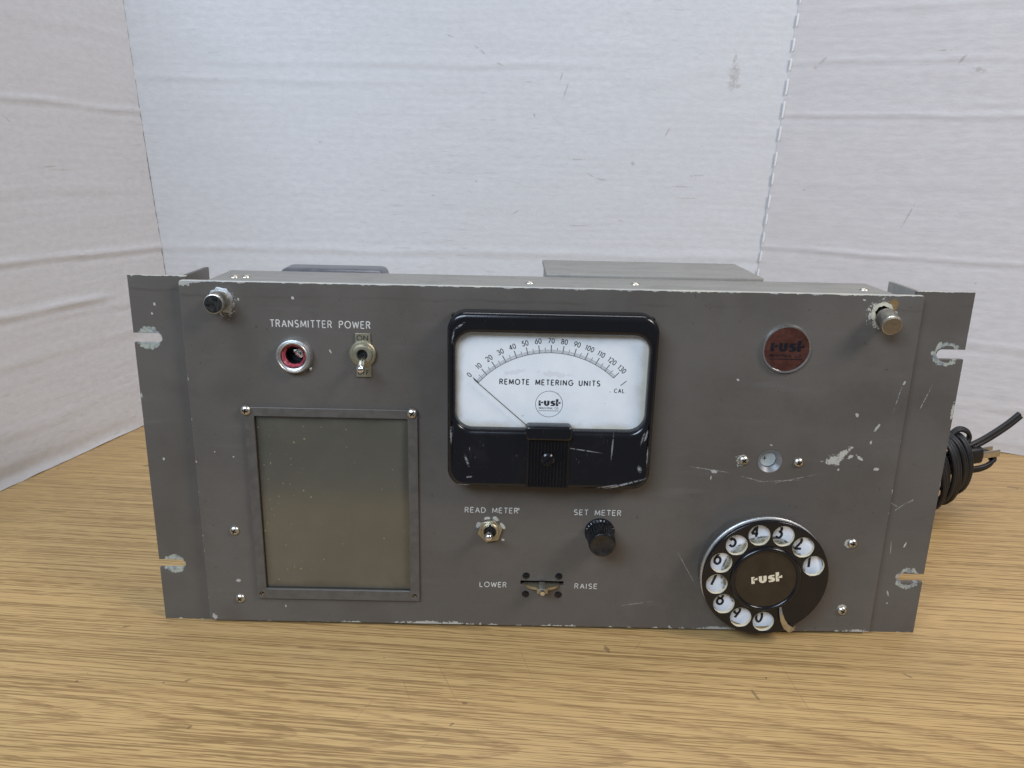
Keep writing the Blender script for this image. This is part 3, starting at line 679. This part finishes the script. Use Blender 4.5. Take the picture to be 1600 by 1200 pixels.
sw = lathe('toggle_switch', -107.9, 179.4, [(7.0, 1.1), (7.5, 1.3), (7.6, 1.9), (7.0, 2.5), (6.0, 2.6), (5.9, 3.0), (5.6, 3.8), (4.9, 4.0), (3.3, 3.9), (3.0, 2.8), (3.0, -2)], 'brass', unit, 60, lambda i, k: .12 if i % 2 and k < 4 else 0)
lathe('bore_shade', -107.9, 179.4, [(3.1, 1.0), (0, 1.0)], 'dark', sw, 20)  # black disc painted as the shade inside the bore
bat(-107.9, 179.2, 0.9, -6.2, 15.0, sw)
nut = plate('toggle_switch', circ(-33.2, 69.2, 7.7, 6, R(12)), [circ(-33.2, 69.2, 5.4, 30)], F - .0022, .0021, .0003, 'brass', unit)
lathe('threaded_bushing', -33.2, 69.2, [(5.5, 0), (5.5, 2.7), (5.1, 3.1), (4.0, 3.0), (3.6, 2.0), (3.6, -2)], 'brass', nut, 40)
lathe('bore_shade', -33.2, 69.2, [(3.7, 1.0), (0, 1.0)], 'dark', nut, 20)  # shade of the bore, painted as a black disc
link('keyway_shade', box_mesh(-.0338, -.0326, F - .0032, F - .0026, .0733, .0744), 'dark', nut)  # black block standing in for the shade of a notch
bat(-33.2, 69.2, -0.6, 1.6, 14.0, nut)

# ---- set-meter knob
kb = lathe('control_knob', 34.2, 69.3, [(8.8, .3), (8.9, 1.6), (8.4, 2.2), (8.4, 9), (8.1, 15.6), (7.9, 16.6), (7.4, 17.4)], 'black2', unit, 112, lambda i, k: (-.75 if i % 4 in (0, 1) else 0) if k >= 2 and k <= 4 else 0, 25)
lathe('knob_cap', 34.2, 69.3, [(7.45, 17.35), (6.6, 17.9), (6.2, 17.7), (4.0, 17.25), (0, 17.05)], 'knobface', kb, 48, None, 60)
lathe('knob_skirt', 34.2, 69.3, [(9.3, .05), (9.3, .5), (8.6, .7)], 'black2', kb, 40)

# ---- raise / lower lever
bm = bmesh.new(); dk_ = [(11.0 * math.cos(R(a)), 7.0 * math.sin(R(a))) for a in range(180, 361, 6)]
tp = [bm.verts.new(((x - .2) * mm, F + z_ * mm + .0004, .0336)) for x, z_ in dk_]; bt = [bm.verts.new(((x - .2) * mm, F + z_ * mm + .0004, .0319)) for x, z_ in dk_]
bm.faces.new(tp); bm.faces.new(bt[::-1])
for i in range(len(tp)): bm.faces.new((tp[i - 1], bt[i - 1], bt[i], tp[i]))
bmesh.ops.recalc_face_normals(bm, faces=bm.faces)
me = bpy.data.meshes.new('k'); bm.to_mesh(me); bm.free()
lv = link('key_lever', me, 'brass', unit, 40)
link('lever_stem', box_mesh(-.0022, .0018, -.0148, -.006, .0322, .0352, .0006), 'nickel', lv, 40)
link('stem_collar', box_mesh(-.0036, .0032, -.0138, -.0108, .0310, .0343, .0005), 'brass', lv, 40)
lathe('lever_tip', -.2, 33.2, [(1.9, 0), (1.95, 2.4), (1.5, 3.1), (0, 3.3)], 'chrome', lv, 6, None, 20, -.0140)
link('slot_shade', box_mesh(-.0142, .0140, .0006, .0012, .0302, .0360), 'dark', lv)  # added black sheet, paints the darkness behind the lever slot
sl_head = lathe_mesh([(0, 1.1), (1.2, 1.0), (1.9, .7), (2.3, .1), (2.3, -.2), (0, -.2)], 24)
sl = boolean(sl_head, box_mesh(-.0032, .0032, -.003, -.0006, -.00035, .00035))
for i, (x, z) in enumerate(((-10.2, 38.2), (10.3, 38.2), (-10.3, 25.3), (10.4, 25.3))):
    me = sl.copy(); me.transform(Matrix.Translation((x * mm, F, z * mm)) @ Matrix.Rotation(R((10, -8, 88, 92)[i]), 4, 'Y'))
    link('slotted_screw', me, 'black2', unit, 30)

# ---- engraved words
for s, x0, x1, z, h in (('TRANSMITTER POWER', -160.3, -103.2, 196.1, 3.9), ('READ METER', -48.6, -16.2, 82.4, 3.3), ('SET METER', 18.1, 46.9, 82.2, 3.3), ('LOWER', -39.1, -22.3, 31.5, 3.3), ('RAISE', 20.6, 34.8, 31.6, 3.3)):
    lettering(s, x0, x1, z, h, .66 if h > 3.5 else .52, F, 'white_fill', unit, .30)

# ---- smoky window in its frame
fr = plate('window_frame', rrect(-178.7, -76.8, 19.5, 146.2, .8, 2), [rrect(-173.0, -82.7, 26.6, 140.6, .6, 2), circ(-176.0, 22.8, 1.5, 16), circ(-80.1, 23.1, 1.5, 16)], F - .0019, .0018, .00045, 'frame', unit)
link('window_sheet', box_mesh(-.1745, -.0812, F + .0006, F + .0022, .0251, .1423), 'pane', fr)
for x, z in ((-176.0, 22.8), (-80.1, 23.1)):
    lathe('screw_hole', x, z, [(1.5, 1.7), (1.35, 1.2), (1.3, .15), (0, .12)], 'bronze', fr, 16)
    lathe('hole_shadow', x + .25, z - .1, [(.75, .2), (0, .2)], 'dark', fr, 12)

# ---- panel meter
mc = plate('meter_case', rrect(-58.4, 60.0, 103.2, 207.4, 10.5, 10), [rrect(-53.6, 55.2, 139.2, 195.6, 9.5, 10)], F - .0140, .0139, .0030, 'black', unit, 60)
YF = F - .008
link('face_card', box_mesh(-.0560, .0575, YF, YF + .001, .1370, .1985), 'face', mc)
link('case_back', box_mesh(-.0565, .058, F - .006, F - .0002, .106, .2045), 'black2', mc)
AC = (-0.24, 130.1); RA = 54.0
A0, A1 = 138.7, 47.7
def pol(r, a): return ((AC[0] + r * math.cos(R(a))) * mm, (AC[1] + r * math.sin(R(a))) * mm)
def ribbon(name, segs, y, mat, parent, w):     # flat printed lines, each a thin raised bar
    bm = bmesh.new()
    for n_, ((x0, z0), (x1, z1), ww) in enumerate(segs):
        d = Vector((x1 - x0, z1 - z0)); d.normalize(); p = Vector((-d.y, d.x)) * ww * mm / 2
        yy = y - 0.00002 - 0.000001 * (n_ % 7)
        vs = [bm.verts.new((x0 + p.x, yy, z0 + p.y)), bm.verts.new((x0 - p.x, yy, z0 - p.y)), bm.verts.new((x1 - p.x, yy, z1 - p.y)), bm.verts.new((x1 + p.x, yy, z1 + p.y))]
        bm.faces.new(vs)
    me = bpy.data.meshes.new('r'); bm.to_mesh(me); bm.free(); return link(name, me, mat, parent)
segs = []
for i in range(131):
    a = A0 + (A1 - A0) * i / 130
    if i % 10 == 0: segs.append((pol(RA, a), pol(58.5, a), .46))
    elif i % 5 == 0: segs.append((pol(RA, a), pol(57.0, a), .32))
    else: segs.append((pol(RA, a), pol(55.9, a), .20))
ribbon('scale_ticks', segs, YF, 'ink', mc, 1)
n_ = 90
ribbon('scale_arc', [(pol(RA, A0 + (A1 - A0) * i / n_), pol(RA, A0 + (A1 - A0) * (i + 1) / n_), .28) for i in range(n_)], YF - .00001, 'ink', mc, 1)
ca = 41.1
ribbon('calibration_mark', [(pol(54, ca), pol(58.3, ca), .45)], YF, 'ink', mc, 1)
for i in range(14):
    a = A0 + (A1 - A0) * i / 13
    r = 61.0
    ctr = (AC[0] + r * math.cos(R(a)), AC[1] + r * math.sin(R(a)))
    lettering(str(i * 10), ctr[0], 0, ctr[1], 2.8, .46, YF - .00002, 'ink', mc, .16, a - 90, ctr, True, 2.55, .1, 'scale_number')
lettering('REMOTE METERING UNITS', -28.7, 28.7, 166.6, 3.0, .62, YF - .00002, 'ink', mc, .36, flat=.1)
lettering('CAL.', 37.1, 44.0, 162.5, 2.3, .44, YF - .00002, 'ink', mc, .36, flat=.1)
ribbon('mark_circle', [((((-.1 + 7.8 * math.cos(R(i * 4))) * mm), (153.7 + 7.8 * math.sin(R(i * 4))) * mm), (((-.1 + 7.8 * math.cos(R(i * 4 + 4))) * mm), (153.7 + 7.8 * math.sin(R(i * 4 + 4))) * mm), .26) for i in range(90)], YF, 'ink', mc, 1)
logo(.15, 152.6, 12.6, YF - .00006, 'ink', mc, 0, .00003)
lettering('INDUSTRIAL CO.', -5.9, 5.7, 151.2, 1.15, .20, YF - .00002, 'ink', mc, .3, flat=.1)
ribbon('mark_underline', [((-.0060, .1496), (.0058, .1496), .26)], YF, 'ink', mc, 1)
p0 = pol(8, 138.2); p1 = pol(57.6, 138.6)
tube('needle', [[(p0[0], YF - .0022, p0[1]), (p1[0], YF - .0022, p1[1])]], .00022, 'ink', mc, 2)
link('meter_glass', box_mesh(-.0545, .0562, F - .0116, F - .0109, .1385, .1964), 'glass', mc)
# raised ribbed centre strip with zero screw
hump = plate('adjuster_housing', rrect(-13.6, 13.4, 134.5, 143.2, 2.6, 6), [], F - .0182, .009, .0016, 'black', mc, 60)
strip = plate('ribbed_strip', rrect(-12.6, 12.5, 104.4, 140.5, .6, 2), [], F - .0146, .006, .0004, 'rib', mc)
for i in range(13):
    x = -11.4 + i * 1.9
    link('rib', box_mesh((x - .45) * mm, (x + .45) * mm, F - .0160, F - .0142, .1047, .1408, .00025, 1), 'rib', strip)
zs = lathe_mesh([(0, 1.2), (3.0, 1.0), (3.9, .3), (4.0, -1.5), (0, -1.5)], 32)
zs = boolean(zs, box_mesh(-.006, .006, -.004, -.0004, -.0005, .0005)); zs.transform(Matrix.Translation((-.0001, F - .0162, .1226)) @ Matrix.Rotation(R(-38), 4, 'Y'))
link('zero_screw', zs, 'black2', mc, 30)

# ---- round maker's badge
bd = lathe('badge', 135.6, 187.3, [(14.3, .05), (14.3, 1.0), (13.9, 1.7), (13.2, 1.8), (12.8, 1.3)], 'chrome', unit, 72, None, 50)
lathe('enamel_disc', 135.6, 187.3, [(12.85, 1.3), (0, 1.35)], 'enamel', bd, 48)
logo(135.8, 186.2, 19.2, F - .00142, 'badge_dark', bd, 0, .00010)
lettering('INDUSTRIAL CO.', 126.3, 144.6, 183.6, 1.7, .34, F - .00138, 'badge_dark', bd, .26)
ribbon('mark_underline', [((.1262, .1816), (.1450, .1816), .42)], F - .00142, 'badge_dark', bd, 1)

# ---- countersunk adjuster hole
ah = lathe('adjuster_well', 133.9, 118.1, [(7.4, .06), (7.1, .10), (5.0, -2.6), (4.9, -6)], M['well'], unit, 48)
lathe('adjuster_disc', 133.9, 118.1, [(4.75, -4.2), (0, -4.2)], 'disc', ah, 32)
lettering('+', 130.6, 133.4, 118.4, 4.6, .5, F + .00418, 'ink', ah)

# ---- rotary dial
cx, cz = DC
M['numplate'] = m_numberplate(cx * mm, cz * mm)
dl = lathe('rotary_dial', cx, cz, [(37.6, .05), (37.6, 2), (37.7, 7.8), (37.9, 8.6)], 'frame', unit, 96, None, 40)
lathe('rim', cx, cz, [(37.9, 8.5), (38.3, 8.9), (38.4, 9.5), (38.1, 10.0), (36, 10.0)], 'zinc', dl, 96, None, 60)
lathe('number_plate', cx, cz, [(38.4, 9.2), (0, 9.3)], 'numplate', dl, 72)
HR = 29.5
ang = [18 + 28.4 * i for i in range(10)]
wheel = plate('finger_wheel', circ(cx, cz, 38.2, 96), [circ(cx + HR * math.cos(R(a)), cz + HR * math.sin(R(a)), 6.55, 40) for a in ang], F - .0150, .0026, .0006, 'black2', dl, 50)
for i, a in enumerate(ang):
    hx, hz = cx + HR * math.cos(R(a)), cz + HR * math.sin(R(a))
    lathe('finger_hole_liner', hx, hz, [(6.5, 12.6), (6.35, 14.0), (6.5, 14.9)], M['ivory'], wheel, 40)
    d = '1234567890'[i]
    lettering(d, hx - 0.6, 0, hz + .2, 7.6, 1.5, F - .0094, 'ink', dl, .2, 0, None, True, 6.6, .1, 'digit')
cap = lathe('centre_cap', cx, cz, [(21.6, 14.8), (21.4, 16.0), (20.6, 16.8), (19.6, 16.9), (18.9, 16.2), (18.6, 15.6)], 'black2', dl, 72, None, 70)
lathe('cap_card', cx, cz, [(18.8, 15.5), (0, 15.7)], 'card', cap, 60)
logo(cx + .8, cz - 1.9, 18.6, F - .01576, 'ivory', cap, 8, .00006, about=(cx + .8, cz - 1.9))
# finger stop: curved hook
st = [(145.6, 29.4, 15.9), (146.2, 25.6, 17.4), (147.8, 21.4, 17.9), (150.4, 17.4, 17.6), (154.0, 14.6, 16.6), (157.8, 13.0, 12.0), (158.4, 12.6, 4.0)]
bm = bmesh.new(); rows = []
wd_ = [.9, 1.5, 2.3, 3.0, 3.3, 3.2, 3.0]
for k, (x, z, h) in enumerate(st):
    a = st[max(k - 1, 0)]; b_ = st[min(k + 1, len(st) - 1)]
    d = Vector((b_[0] - a[0], b_[1] - a[1])); d.normalize(); p = Vector((-d.y, d.x)) * wd_[k]
    rows.append([bm.verts.new(((x + s * p.x + (0)) * mm, F - (h + t) * mm, (z + s * p.y) * mm)) for s, t in ((-1, 0), (.25, 0), (.25, -1.3), (-1, -1.3))])
for a, b_ in zip(rows, rows[1:]):
    for i in range(4): bm.faces.new((a[i], a[(i + 1) % 4], b_[(i + 1) % 4], b_[i]))
bm.faces.new(rows[0]); bm.faces.new(rows[-1][::-1]); bmesh.ops.recalc_face_normals(bm, faces=bm.faces)
bmesh.ops.bevel(bm, geom=bm.edges[:], offset=.0002, segments=2, affect='EDGES')
me = bpy.data.meshes.new('fs'); bm.to_mesh(me); bm.free(); link('finger_stop', me, 'nickel', dl, 40)

# ================================================================== wound power cord beside the unit
cord = thing('power_cord', 'black twin power cord wound into a bundle behind the right edge of the grey unit', 'power cord')
def smooth_path(P, n=10, cyc=False):
    P = [Vector(p) for p in P]; out = []
    m_ = len(P)
    for i in range(m_ if cyc else m_ - 1):
        g = lambda k: P[k % m_] if cyc else P[max(0, min(m_ - 1, k))]
        a, b_, c, d = g(i - 1), g(i), g(i + 1), g(i + 2)
        for j in range(n):
            t = j / n
            out.append(0.5 * ((2 * b_) + (c - a) * t + (2 * a - 5 * b_ + 4 * c - d) * t * t + (3 * b_ - a - 3 * c + d) * t ** 3))
    if not cyc: out.append(P[-1])
    return out
def twin(name, P, side, r=.00175, cyc=False, n=10):
    path = smooth_path(P, n, cyc); side = Vector(side).normalized(); A = []; B = []
    for i, p in enumerate(path):
        t = (path[(i + 1) % len(path)] - path[i - 1]) if (cyc or 0 < i < len(path) - 1) else (path[min(i + 1, len(path) - 1)] - path[max(i - 1, 0)])
        s = (side - t.normalized() * side.dot(t.normalized())); s.normalize()
        A.append(p + s * r * .92); B.append(p - s * r * .92)
    return tube(name, [A, B], r, 'rubber', cord, 4, cyc)
ax = Vector((0.80, 0.55, 0.10)).normalized(); up = Vector((-.18, 0, 1)).normalized(); up = (up - ax * up.dot(ax)).normalized(); sd = ax.cross(up)
for i in range(8):
    t = i / 7
    c = Vector((.318, .168, .0340)) + ax * (.060 * t) + up * (.002 * math.sin(i * 2.3))
    ry = .0285 + .002 * math.sin(i * 1.7); rx = .0150 + .0015 * math.cos(i * 2.9)
    tl = .10 * math.sin(i * 1.9)
    pts = [c + up * ry * math.cos(2 * math.pi * j / 14) + sd * rx * math.sin(2 * math.pi * j / 14) + ax * tl * ry * math.cos(2 * math.pi * j / 14) for j in range(14)]
    twin('cord_turn', pts, ax, .00185, True, 6)
twin('cord_loop', [(.352, .196, .052), (.358, .199, .064), (.366, .200, .0715), (.375, .201, .0690), (.377, .201, .0625), (.370, .198, .054), (.356, .190, .046)], (.3, 1, .2), .0018)
twin('cord_loop', [(.350, .195, .046), (.372, .200, .052), (.392, .204, .0605), (.410, .206, .073), (.4215, .207, .0835)], (-.25, -.25, 1), .0022)
twin('cord_loop', [(.345, .190, .036), (.378, .200, .0335), (.396, .204, .0350), (.4045, .206, .0400), (.4030, .207, .0455), (.396, .206, .0470), (.380, .200, .043), (.35, .19, .040)], (.1, -.45, 1), .0019)
pg = link('plug', box_mesh(-.011, .011, -.006, .006, -.0075, .0075, .003, 3), 'rubber', cord, 50)
T = Matrix.Translation((.3800, .202, .0475)) @ Vector((1, .15, .10)).to_track_quat('X', 'Z').to_matrix().to_4x4()
pg.data.transform(T)
for yo in (-.0045, .0045):
    me = box_mesh(.0105, .0265, yo - .0007, yo + .0007, -.0031, .0031, .0003); me.transform(T); link('prong', me, 'nickel', pg, 40)
